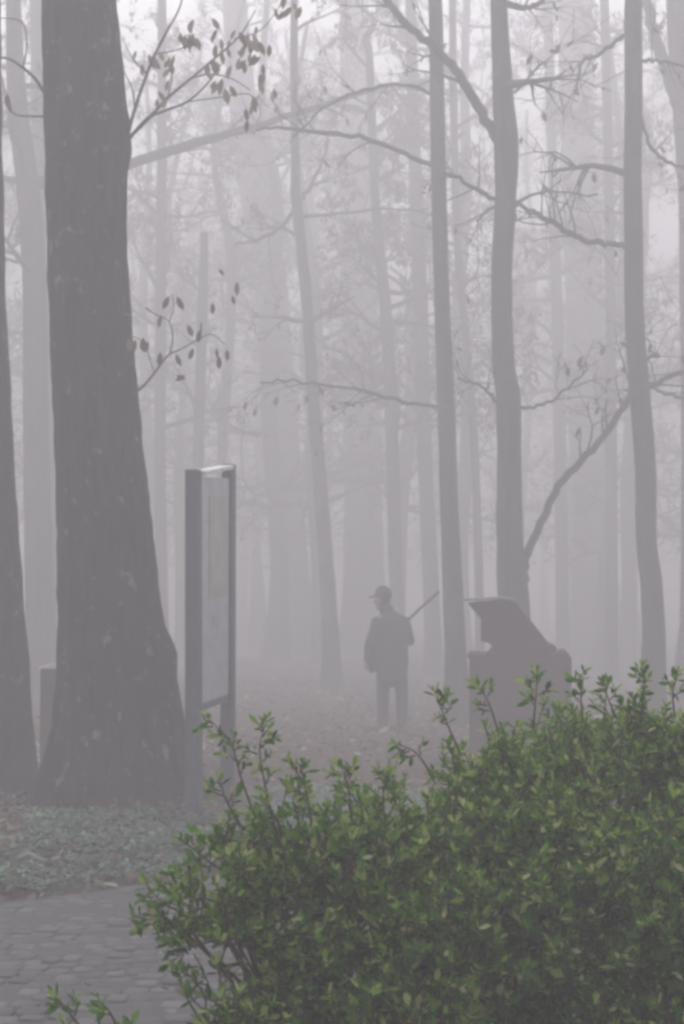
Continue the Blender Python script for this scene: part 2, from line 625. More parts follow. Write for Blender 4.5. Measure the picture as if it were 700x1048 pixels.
# --- the great oak beside the sign: trunk modelled ring by ring, root flare and burr
def big_oak():
    D = 10.7
    L = [(0, 43), (100, 46), (200, 48), (300, 53), (400, 56), (480, 58), (560, 60), (640, 62), (700, 60), (740, 57), (770, 51), (800, 43), (828, 38)]
    Rr = [(0, 117), (80, 125), (118, 130), (150, 132), (178, 129.5), (240, 129), (300, 131), (370, 136), (440, 143), (500, 150), (550, 157), (600, 162), (640, 168), (700, 181), (740, 188), (780, 197), (805, 208), (822, 219), (850, 232)]
    lx = lambda y: np.interp(y, [a for a, _ in L], [b for _, b in L])
    rx = lambda y: np.interp(y, [a for a, _ in Rr], [b for _, b in Rr])
    ph = P(118, 822, D)
    bz = gz(ph.x, D)
    root = empty('oak_tree', (ph.x, D, bz), 'massive dark rough barked oak beside the grey information sign', 'tree')
    rows = []
    y = 850.0
    while y > -3:
        cl, cr = P(lx(y), y, D), P(rx(y), y, D)
        rows.append(((cl.x + cr.x) / 2, (cr.x - cl.x) / 2, cl.z))
        y -= 7.0
    z = rows[-1][2]; r = rows[-1][1]; c = rows[-1][0]
    while z < 20:
        z += 0.35; r = max(.05, r * 0.985); c += -0.003
        rows.append((c, r, z))
    S = 96
    mb = MB()
    for (c, r, z) in rows:
        h = z - bz
        fl = math.exp(-max(0, h) / .28)
        for k in range(S):
            a = 2 * math.pi * k / S
            ca, sa = math.cos(a), math.sin(a)
            rr = r * (1 + fl * 0.12 * (math.sin(4 * a + .6) + .6 * math.sin(7 * a + 2)))
            rr += 0.020 * mnoise.noise(Vector((ca * 1.6, sa * 1.6, z * .7)))
            # furrowed bark ridges
            u = a * 11.5 + 1.6 * mnoise.noise(Vector((ca * 3, sa * 3, z * 1.1)))
            ridge = abs(math.sin(u + .9 * mnoise.noise(Vector((ca * 5, sa * 5, z * 2.7)))))
            rr += 0.020 * ridge + 0.013 * mnoise.noise(Vector((ca * 14, sa * 14, z * 5.5)))
            # burr low on the right side
            rr += 0.065 * math.exp(-((z - (bz + 1.12)) / .13) ** 2) * max(0, math.cos(a + .25)) ** 6
            rr += 0.02 * math.exp(-((z - 4.92) / .16) ** 2) * max(0, math.cos(a)) ** 8
            mb.v.append((c + ca * (rr - .012), D + sa * rr, z))
    n = len(rows)
    for i in range(n - 1):
        for k in range(S):
            a = i * S + k; b = i * S + (k + 1) % S
            mb.f.append((a, b, b + S, a + S))
    mb.f.append(tuple((n - 1) * S + k for k in range(S)))
    org = (ph.x, D, bz)
    mb.build('trunk', M_BARK, root, origin=org)
    rg = random.Random(11)
    def twig(pts, leaves, subs, Dt=10.55, lmat=M_DRY_PALE):
        m = MB()
        pp = catmull([P(px, py, Dt + dz) for px, py, wd, dz in pts], 5)
        rr = interp([wd * Dt / F / 2 for px, py, wd, dz in pts], 5)
        m.tube(pp, rr, 6)
        for s in subs:
            q = catmull([P(px, py, Dt + dz) for px, py, wd, dz in s], 4)
            m.tube(q, interp([wd * Dt / F / 2 for px, py, wd, dz in s], 4), 5)
        o = m.build('twig', M_TWIG, root, origin=org)
        pos, dr, up, LL = [], [], [], []
        for (px, py, ang, ln) in leaves:
            p = P(px, py, Dt + rg.uniform(-.12, .12))
            pos.append(p)
            a = R(ang)
            dr.append((math.sin(a), rg.uniform(-.35, .35), -math.cos(a)))
            up.append((rg.uniform(-.7, .7), -1, rg.uniform(-.2, .5)))
            LL.append(ln * Dt / F)
        pos = np.array(pos); LL = np.array(LL)
        V = leaves_arrays(pos, np.array(dr), np.array(up), LL, LL * 0.50, 0.25, 0.22)
        leaf_mesh('leaves', V, [rg.random() for _ in LL], lmat, o, org)
    # low twig with dangling leaves
    twig([(134, 404, 3.4, .1), (146, 396, 2.8, 0), (158, 382, 2.5, 0), (172, 364, 2.2, 0), (186, 357, 1.8, .05), (200, 349, 1.4, .1)],
         [(173, 303, -20, 15), (181, 303, 22, 16), (166, 322, -25, 15), (192, 332, 25, 14), (204, 338, -5, 14), (133, 345, 5, 16), (139, 347, -10, 13), (147, 345, -5, 16), (152, 349, -20, 13),
          (164, 360, 0, 16), (180, 362, 20, 14), (198, 356, -15, 13), (222, 356, -5, 11), (232, 357, 10, 13), (224, 364, 5, 14), (190, 384, -60, 12), (181, 384, 60, 10), (218, 310, 0, 12), (243, 288, -8, 15), (238, 302, 8, 10), (224, 275, 40, 9)],
         [[(174, 363, 1.8, 0), (177, 345, 1.5, .05), (173, 329, 1.3, .05), (160, 322, 1.2, .1), (149, 315, 1.6, .1)], [(173, 330, 1.2, .05), (178, 315, 1.0, .1), (177, 302, .9, .1)],
          [(200, 349, 1.6, .1), (205, 342, 2.6, .1), (206, 330, 1.2, .1)], [(200, 349, 1.3, .1), (216, 342, 1.0, .1), (230, 352, .9, .1)], [(158, 382, 1.2, 0), (148, 352, 1.0, .05), (136, 344, .9, 0)]], lmat=M_DRY)
    # upper twigs
    cl = []
    for (cx, cy_, n_, sp) in ((190, 38, 9, 9), (151, 55, 5, 9), (176, 70, 7, 9), (221, 66, 8, 9), (247, 50, 20, 16), (257, 105, 6, 8), (214, 22, 4, 12), (292, 3, 8, 9), (270, 78, 5, 12), (232, 85, 5, 8), (163, 98, 3, 8), (262, 40, 8, 14)):
        for _ in range(n_):
            cl.append((cx + rg.gauss(0, sp * .7), cy_ + rg.gauss(0, sp * .8), rg.gauss(0, 20), rg.uniform(9, 17)))
    twig([(130, 140, 4, .1), (142, 100, 3.2, 0), (156, 62, 2.8, 0), (170, 34, 2.3, 0), (184, 8, 1.8, 0), (190, -20, 1.2, 0)], cl[:30],
         [[(138, 112, 2, 0), (136, 92, 1.6, .05), (128, 75, 1.2, .1), (122, 60, 1, .1)], [(160, 55, 1.6, 0), (178, 52, 1.4, .05), (195, 46, 1.1, .05)], [(150, 75, 1.5, 0), (136, 60, 1.2, 0), (126, 40, 1, 0)]])
    twig([(131, 142, 4, .1), (150, 124, 3.4, 0), (172, 100, 3, 0), (196, 80, 2.5, 0), (222, 58, 2, 0), (246, 36, 1.5, 0), (262, 10, 1.2, 0)], cl[30:62],
         [[(196, 80, 1.8, 0), (214, 76, 1.5, .05), (236, 80, 1.2, .1), (256, 92, 1.1, .1)], [(172, 100, 1.6, 0), (176, 80, 1.3, 0), (174, 62, 1.0, 0)], [(240, 40, 1.3, 0), (268, 30, 1.1, 0), (292, -2, 1.0, 0)]])
    twig([(131, 144, 3.8, .1), (150, 122, 3.2, -.05), (170, 113, 2.8, -.05), (192, 104, 2.4, -.05), (212, 86, 2.0, -.05), (226, 66, 1.4, -.05)], cl[62:],
         [[(192, 104, 1.5, 0), (222, 100, 1.3, 0), (254, 96, 1.1, 0), (262, 108, 1, 0)]])
    # left side twigs
    twig([(45, 94, 3.6, .05), (36, 80, 3.2, 0), (22, 68, 2.6, 0), (8, 60, 2.2, 0), (-14, 58, 1.8, 0)], [(8, 96, 0, 14), (9, 104, 10, 12)], [[(24, 70, 1.8, 0), (28, 45, 1.5, 0), (22, 22, 1.3, 0), (-6, 18, 1, 0)]])
    twig([(48, 119, 2.6, .05), (30, 119, 2.0, 0), (16, 117, 1.6, 0), (8, 108, 1.2, 0)], [(9, 100, 0, 12)], [])
big_oak()

G_T = 'bare trees in the fog'
forest_tree('dark leaning trunk cut off by the left picture edge, next to the oak', 11.5,
            [(-36, 0, 74), (-33, 150, 74), (-28, 300, 72), (-21, 480, 74), (-13, 640, 78), (-8, 740, 82), (-4, 800, 84)], 17, crown=(8, 8, 2.2, .5), seed=3, flare=.06, mat=M_BARK)
forest_tree('grey trunk seen in the gap on the left of the big oak', 24.5,
            [(14, 0, 15), (18, 100, 20), (30, 200, 24), (36, 300, 25), (38, 480, 28), (42, 640, 30), (44, 745, 36)], 17,
            limbs=[[(28, 190, 14), (80, 180, 13), (132, 168, 11), (200, 146, 10), (262, 130, 8), (330, 108, 6), (400, 88, 4), (440, 95, 3)]], crown=(6, 12, 2.4, .6), seed=4)
forest_tree('pale slim trunk touching the left outline of the big oak near its top', 31,
            [(38, 0, 14), (40, 150, 15), (46, 300, 16), (54, 500, 18), (58, 660, 20)], 18, crown=(6, 12, 2.6, .8), seed=5)
forest_tree('thin faint stem just to the right of the big oak', 33,
            [(166, 0, 9), (166, 160, 10), (165, 300, 11), (164, 480, 12), (167, 680, 14)], 15, crown=(4.5, 22, 2.4, 1.2), seed=6)
forest_tree('faint snag with a broken off top, behind the grey sign', 31,
            [(209, 238, 8), (208, 300, 10), (205, 400, 11), (203, 480, 12), (203, 690, 13)], broken=True, crown=(5, 6, 1.4, .8), seed=7)
forest_tree('broad pale leaning trunk between the sign and the crooked thin tree', 46,
            [(240, 0, 26), (250, 120, 29), (262, 200, 32), (278, 300, 34), (290, 470, 36), (297, 600, 38), (300, 670, 44)], 22, crown=(10, 18, 3.4, 1.0), seed=8)
forest_tree('crooked thin tree leaning left between the sign and the standing person', 27,
            [(301, -20, 7), (301, 60, 8), (302, 150, 9), (303, 200, 11), (308, 250, 12), (315, 320, 12), (320, 400, 13), (328, 500, 14), (334, 580, 15), (338, 650, 17), (340, 712, 19)], 20,
            limbs=[[(303, 212, 5), (285, 235, 4.5), (262, 246, 3.5), (240, 250, 2.5)], [(303, 210, 5), (318, 190, 4), (332, 160, 3), (336, 140, 2)], [(310, 222, 4), (350, 218, 3), (400, 213, 2.5), (440, 220, 2)]],
            crown=(6.5, 10, 1.6, 1.2), seed=9)
forest_tree('widest of the pale ghostly trunks, straight above the standing person', 50,
            [(362, 0, 30), (364, 120, 32), (367, 250, 36), (370, 400, 38), (372, 560, 40), (374, 668, 46)], 24, crown=(8, 24, 3.6, 1.3), seed=10)
forest_tree('slender faint trunk rising right behind the head of the standing person', 31,
            [(378, 60, 8), (384, 200, 10), (392, 290, 12), (397, 350, 13), (401, 450, 13), (404, 550, 14), (408, 690, 16)], 15, crown=(4, 24, 2.4, 1.5), seed=11)
forest_tree('straight grey trunk between the person and the dark wooden shelter', 18.6,
            [(445, 0, 14), (448, 150, 15), (452, 300, 16), (457, 430, 18), (459, 500, 19), (463, 600, 21), (467, 700, 24)], 17,
            limbs=[[(448, 172, 6), (420, 160, 5), (380, 144, 5), (345, 137, 4.5), (290, 131, 3.5), (262, 133, 2.5)], [(455, 418, 4.5), (430, 414, 4), (400, 408, 4), (375, 401, 3.5), (350, 396, 3.2), (300, 390, 2.8), (265, 391, 2.2)],
                   [(447, 100, 4), (420, 88, 3.5), (380, 90, 3), (340, 105, 2.5), (300, 140, 1.8)]], crown=(7.0, 7, 1.5, .35), seed=12)
forest_tree('stout forked trunk standing directly behind the dark wooden shelter', 17.0,
            [(510, 0, 17), (514, 90, 21), (518, 150, 25), (517, 205, 22), (513, 280, 21), (515, 370, 23), (520, 410, 26), (521, 480, 25), (522, 560, 29), (525, 610, 33), (527, 690, 38)], 16,
            limbs=[[(519, 160, 12), (497, 122, 11), (478, 90, 10), (462, 66, 9.5), (438, 44, 8), (410, 18, 8), (390, -8, 7)],
                   [(533, 600, 8), (540, 566, 9), (556, 528, 8), (572, 498, 8), (600, 466, 7.5), (625, 436, 7), (642, 410, 7), (664, 394, 6), (700, 380, 5), (740, 372, 4)],
                   [(512, 207, 5), (495, 198, 5), (470, 184, 4), (452, 176, 3.5)], [(509, 412, 4), (498, 400, 3.5), (484, 392, 3), (468, 388, 2)],
                   [(531, 416, 4), (550, 416, 3.5), (566, 408, 3), (584, 394, 2.5), (602, 378, 2)], [(516, 3, 8), (535, 8, 6), (552, 3, 5), (562, -8, 4)], [(506, 212, 3), (496, 218, 3), (488, 226, 2)],
                   [(524, 206, 4), (560, 196, 2.5), (612, 200, 1.5)], [(527, 96, 3), (545, 74, 2.5), (556, 62, 2)]], crown=(7.0, 6, 1.5, .35), seed=13)
forest_tree('grey trunk with a kink near its foot, close to the right picture edge', 17.4,
            [(648, 0, 18), (648, 100, 18), (647, 180, 18), (648, 240, 19), (649, 330, 20), (655, 410, 22), (660, 480, 22), (661, 550, 22), (666, 600, 23), (668, 640, 24), (668, 700, 26)], 16,
            limbs=[[(640, 253, 6.5), (622, 249, 6), (600, 247, 6), (580, 238, 6), (562, 225, 5.5), (545, 216, 5), (528, 209, 4)], [(641, 34, 5), (628, 44, 4.5), (610, 58, 4), (594, 66, 3.5), (590, 96, 2)],
                   [(657, 62, 4), (668, 62, 3.6), (690, 66, 3), (716, 72, 2.5)], [(656, 120, 3.5), (664, 148, 4), (678, 162, 4), (696, 172, 3), (720, 178, 2)], [(665, 398, 3), (684, 404, 2.6), (706, 410, 2)],
                   [(660, 368, 5), (668, 365, 3), (673, 362, 2)]], crown=(6.6, 7, 1.5, .35), seed=14)
forest_tree('forked grey trunk half out of the picture at the upper right corner', 25,
            [(698, 0, 34), (702, 60, 36), (708, 120, 38), (712, 200, 36), (716, 400, 38), (720, 690, 46)], 18,
            limbs=[[(704, 130, 16), (690, 96, 14), (678, 62, 13), (668, 30, 12), (658, -10, 11)]], crown=(9, 10, 2.6, .8), seed=15)
forest_tree('broad pale trunk filling the gap between the two right hand grey trunks', 46,
            [(588, 0, 34), (590, 100, 36), (596, 250, 38), (600, 400, 40), (606, 560, 42), (608, 676, 48)], 23, crown=(9, 22, 3.4, 1.3), seed=16)
forest_tree('slim faint trunk just left of the kinked grey trunk', 33,
            [(618, 0, 9), (622, 150, 10), (624, 300, 11), (625, 450, 12), (626, 690, 13)], 15, crown=(5, 20, 2.3, 1.2), seed=17)
forest_tree('thin faint stem hugging the right side of the straight grey trunk', 31,
            [(463, 0, 7), (464, 100, 8), (468, 250, 8), (477, 350, 8), (485, 450, 9), (490, 600, 9), (491, 694, 10)], 14, crown=(5, 18, 2.0, 1.2), seed=18)
forest_tree('faint trunk in the gap left of the straight grey trunk', 34,
            [(420, 0, 11), (424, 150, 13), (430, 300, 15), (434, 450, 16), (443, 650, 17), (444, 690, 18)], 16, crown=(6, 18, 2.4, 1.2), seed=19)
forest_tree('narrow pale trunk behind the arching bare limb', 40,
            [(560, 0, 10), (566, 200, 11), (572, 400, 12), (576, 690, 14)], 17, crown=(7, 18, 2.8, 1.2), seed=20)

# --- far trees: five kinds, copied back through the fog
def copy_tree(o, parent=None):
    c = o.copy(); COL.objects.link(c); c.parent = parent
    for ch in list(o.children):
        copy_tree(ch, c)
    return c
FAR_LABEL = 'barely visible straight trunk far back in the fog'
protos = []
for k in range(5):
    rg = random.Random(100 + k)
    H = rg.uniform(17, 22)
    root = empty('distant_tree', (0, 0, 0), FAR_LABEL, 'tree', 'barely visible trunks far back in the fog')
    pl = [Vector((0, 0, -.3))]
    for i in range(1, 8):
        pl.append(Vector((rg.gauss(0, .12) * i * .5, rg.gauss(0, .12) * i * .5, H * i / 7)))
    rl = [rg.uniform(.17, .33) * (1 - .85 * i / 7) + .02 for i in range(8)]
    path = catmull(pl, 4); rad = interp(rl, 4)
    trunk_tube(path, rad, 0, 12, 50 + k).build('trunk', M_BARK2, root)
    mb = MB(); lv = []
    for j in range(23):
        z = rg.uniform(4.0, H - .5)
        i = min(range(len(path)), key=lambda q: abs(path[q].z - z))
        a = rg.uniform(0, 6.283)
        grow(mb, lv, path[i], Vector((math.cos(a), math.sin(a), rg.uniform(.1, .7))), rg.uniform(1.6, 3.6) * (1 - .4 * z / H), min(.075, rad[i] * .5), 0, rg, .02, .65, .12, .0075)
    co = mb.build('crown', M_TWIG, root)
    hang_leaves('leaves', lv, rg, co, (0, 0, 0))
    protos.append(root)
rg = random.Random(77)
spots = []
tries = 0
while len(spots) < 46 and tries < 4000:
    tries += 1
    D = rg.uniform(34, 78)
    x = rg.uniform(-1, 1) * (D * .27 + 2)
    if all((x - a) ** 2 + (D - b) ** 2 > 7.5 for a, b in spots):
        spots.append((x, D))
for (px_, D) in ((150, 44), (185, 52), (228, 38), (235, 60), (268, 56), (282, 41), (120, 62), (330, 58)):
    spots.append(((px_ - 350) / F * D, D))
for i, (x, D) in enumerate(spots):
    o = protos[i] if i < 5 else copy_tree(protos[i % 5])
    o.location = (x, D, gz(x, D) - .05)
    o.rotation_euler = (rg.gauss(0, .02), rg.gauss(0, .02), rg.uniform(0, 6.283))
    s = rg.uniform(.8, 1.15)
    o.scale = (s, s, s)

# ------------------------------------------------------------------ information sign
def info_sign():
    metal = mottled('sign_metal', (0.058, 0.062, 0.090), (0.085, 0.090, 0.122), 12, 0.5, 0.05, 0.2)
    capm = mottled('sign_cap', (0.50, 0.49, 0.48), (0.66, 0.65, 0.64), 10, 0.5, 0.05)
    A = P(199, 838, 9.75); B = P(233, 824, 10.32)
    A.z = gz(A.x, A.y) - .1; B.z = gz(B.x, B.y) - .1
    topA = P(198, 480.5, 9.75); topB = P(234.5, 475, 10.32)
    root = empty('information_sign', (A.x, A.y, A.z + .1), 'tall narrow grey information sign on two metal posts beside the oak', 'sign')
    org = (A.x, A.y, A.z + .1)
    d = (B - A); d.z = 0; L = d.length; d.normalize()
    rot = Matrix.Rotation(math.atan2(d.y, d.x), 3, 'Z')
    nrm = rot @ Vector((0, -1, 0))
    for (b, t, wd) in ((A, topA, .092), (B, topB, .085)):
        m = MB()
        v0 = len(m.v)
        for (c, k) in ((b, 1.06), (t, .98)):
            for sx, sy in ((-1, -1), (1, -1), (1, 1), (-1, 1)):
                q = Vector((c.x, c.y, c.z)) + rot @ Vector((sx * wd / 2 * k, sy * wd / 2 * k, 0))
                m.v.append((q.x, q.y, q.z))
        m.f += [(0, 1, 5, 4), (1, 2, 6, 5), (2, 3, 7, 6), (3, 0, 4, 7), (3, 2, 1, 0), (4, 5, 6, 7)]
        m.build('post', metal, root, smooth=False, bevel=.008, origin=org)
    zt = topA.z - .05; zb = P(215, 718, 10.0).z
    def slab(x0, x1, z0, z1, th, off, dz=0.0):
        m = MB()
        for sy in (-1, 1):
            for (x, z) in ((x0, z0), (x1, z0 + dz), (x1, z1 + dz), (x0, z1)):
                q = Vector((A.x, A.y, 0)) + d * x + nrm * (off + sy * th / 2)
                m.v.append((q.x, q.y, z))
        m.f += [(0, 1, 2, 3), (7, 6, 5, 4), (0, 4, 5, 1), (1, 5, 6, 2), (2, 6, 7, 3), (3, 7, 4, 0)]
        return m
    pm, n, b = newmat('notice_panel')
    mp = coords(n, (1, 1, 1))
    t = noise(n, mp, 9, 5, .6)
    r = ramp(n, [(.3, (.30, .305, .33)), (.7, (.42, .425, .45))])
    n.links.new(t.outputs['Fac'], r.inputs[0]); n.links.new(r.outputs[0], b.inputs['Base Color'])
    b.inputs['Roughness'].default_value = .35
    slope = (topB.z - topA.z) * .7
    pan = slab(.055, L - .045, zb, zt, .045, 0, slope * .5).build('panel', pm, root, smooth=False, bevel=.004, origin=org)
    # faded printed picture in the upper part, with its marks
    zt2 = P(215, 508, 10.0).z; zb2 = P(215, 614, 10.0).z
    im, n, b = newmat('faded_print')
    mp = coords(n, (3, 3, 1.5))
    t = noise(n, mp, 4, 6, .6)
    r = ramp(n, [(.3, (.24, .25, .235)), (.5, (.30, .305, .27)), (.7, (.38, .38, .37))])
    n.links.new(t.outputs['Fac'], r.inputs[0]); n.links.new(r.outputs[0], b.inputs['Base Color'])
    b.inputs['Roughness'].default_value = .35
    slab(L * .30, L - .10, zb2, zt2, .004, .026, slope * .5).build('faded_picture', im, pan, smooth=False, origin=org)
    gm = mottled('faded_ink', (.30, .30, .32), (.36, .36, .38), 30, .4, 0)
    m = MB()
    zc = P(215, 600, 10.0).z
    zz = zb2 - .10
    sm = slab(L * .42, L * .62, zz - .10, zz, .004, .026, 0)
    sm.build('faded_mark', gm, pan, smooth=False, origin=org)
    # pale roof strip between the posts
    slab(.055, L - .045, topA.z - .035, topA.z - .004, .125, 0, slope * 1.3).build('cap', capm, root, smooth=False, bevel=.006, origin=org)
    # bottom rail
    slab(.055, L - .045, zb - .05, zb - .004, .05, 0, slope * .5).build('rail', metal, root, smooth=False, bevel=.004, origin=org)
info_sign()

# ------------------------------------------------------------------ pale capped post half behind the oak
def capped_post():
    D = 13.0
    wood = mottled('post_wood', (.06, .055, .055), (.10, .092, .092), 6, .85, .3, stretch=(8, 8, 1))
    pale = mottled('post_cap', (.52, .51, .50), (.68, .67, .66), 9, .6, .1)
    a = P(45, 684, D); b = P(77, 684, D)
    cx = (a.x + b.x) / 2; wdt = b.x - a.x
    bz = gz(cx, D)
    root = empty('wooden_post', (cx, D, bz), 'low dark wooden post with pale cap, half hidden behind the big oak', 'post')
    m = MB(); m.box((0, 0, (a.z - bz) / 2 - .05), (wdt, wdt, a.z - bz + .1))
    m.build('shaft', wood, root, smooth=False, bevel=.012)
    m = MB()
    h = a.z - bz
    k = wdt / 2 + .012
    m.v += [(-k, -k, h + .002), (k, -k, h + .002), (k, k, h + .002), (-k, k, h + .002), (-k, -k, h + .02), (k, -k, h + .09), (k, k, h + .09), (-k, k, h + .02)]
    m.f += [(3, 2, 1, 0), (0, 1, 5, 4), (1, 2, 6, 5), (2, 3, 7, 6), (3, 0, 4, 7), (4, 5, 6, 7)]
    m.build('cap', pale, root, smooth=False, bevel=.006)
capped_post()

# ------------------------------------------------------------------ dark wooden shelter
def shelter():
    D = 13.2
    wood = mottled('shelter_wood', (.026, .010, .012), (.060, .026, .030), 5, .85, .35, stretch=(9, 9, .8))
    woodb = mottled('shelter_box_wood', (.028, .011, .013), (.062, .028, .032), 5, .85, .35, stretch=(9, 9, .8))
    top = mottled('shelter_roofing', (.12, .11, .11), (.24, .225, .22), 9, .6, .2)
    c = P(532, 700, D)
    bz = gz(c.x, D + .4)
    root = empty('wooden_shelter', (c.x, D, bz), 'dark wooden hooded shelter with a sloping back rising above the shrub', 'shelter', rz=-math.atan2(c.x, D))
    def Q(px, py):
        p = P(px, py, D)
        return (p.x - c.x, p.z - bz)
    def pr(name, poly, y0, y1, mat, parent=root, bevel=.012):
        m = MB(); m.prism([Q(*p) if isinstance(p, tuple) else p for p in poly], y0, y1)
        return m.build(name, mat, parent, smooth=False, bevel=bevel)
    pr('base_box', [(480, 770), (584, 770), (584, 673), (578, 666), (562, 671), (480, 671.5)], 0, .72, woodb)
    pr('ledge', [(478, 674), (497, 674.5), (506.5, 664), (504, 661.5), (497, 670.5), (478, 669.5)], .04, .69, wood, bevel=.006)
    pr('hood', [(503, 672), (505, 663), (500, 658.5), (492, 656.5), (492, 634), (478, 617), (512, 613.8), (527, 615.5), (543, 636), (561, 659), (570, 664), (562, 671.5)], .05, .68, wood)
    pr('roof_slab', [(474.5, 613.0), (475.0, 615.2), (512, 613.2), (528, 615.2), (528.3, 613.4), (510, 611.2)], -.04, .76, top, bevel=.002)
    # weatherboards on the near side
    for k in range(8):
        x0 = 481.5 + k * 12.8
        pr('board', [(x0, 770), (x0 + 12.2, 770), (x0 + 12.2, 676), (x0, 676)], -.022, -.003, woodb, bevel=.004)
shelter()

# ------------------------------------------------------------------ person
def capsule(mb, a, b, ra, rb, sides=12, rings=5, flat=(1, 1), side=None):
    """tapered capsule, optional elliptic section (side = direction of the first semi-axis)"""
    a, b = Vector(a), Vector(b)
    t = (b - a).normalized()
    s = Vector(side) if side is not None else t.orthogonal()
    s = (s - t * s.dot(t)).normalized()
    u = t.cross(s)
    base = len(mb.v)
    prof = []
    for i in range(rings + 1):
        ph = math.pi / 2 * i / rings
        prof.append((a - t * (ra * math.cos(ph)), ra * math.sin(ph)))
    for i in range(rings + 1):
        ph = math.pi / 2 * i / rings
        prof.append((b + t * (rb * math.sin(ph)), rb * math.cos(ph)))
    for (p, r_) in prof:
        r_ = max(r_, 1e-4)
        for k in range(sides):
            an = 2 * math.pi * k / sides
            q = p + s * (math.cos(an) * r_ * flat[0]) + u * (math.sin(an) * r_ * flat[1])
            mb.v.append((q.x, q.y, q.z))
    n = len(prof)
    for i in range(n - 1):
        for k in range(sides):
            x = base + i * sides + k; y = base + i * sides + (k + 1) % sides
            mb.f.append((x, y, y + sides, x + sides))
    mb.f.append(tuple(base + k for k in range(sides))[::-1])
    mb.f.append(tuple(base + (n - 1) * sides + k for k in range(sides)))

def fuse(mb, name, mat, parent, voxel, smooth_it=4):
    o = mb.build('tmp_' + name, mat, None)
    r_ = o.modifiers.new('r', 'REMESH'); r_.mode = 'VOXEL'; r_.voxel_size = voxel; r_.use_smooth_shade = True
    if smooth_it:
        s = o.modifiers.new('s', 'SMOOTH'); s.iterations = smooth_it; s.factor = .5
    bpy.context.view_layer.update()
    dg = bpy.context.evaluated_depsgraph_get()
    me = bpy.data.meshes.new_from_object(o.evaluated_get(dg))
    bpy.data.objects.remove(o, do_unlink=True)
    me.name = name
    me.materials.clear(); me.materials.append(mat)
    me.polygons.foreach_set('use_smooth', [True] * len(me.polygons))
    n = bpy.data.objects.new(name, me)
    COL.objects.link(n)
    n.parent = parent
    return n

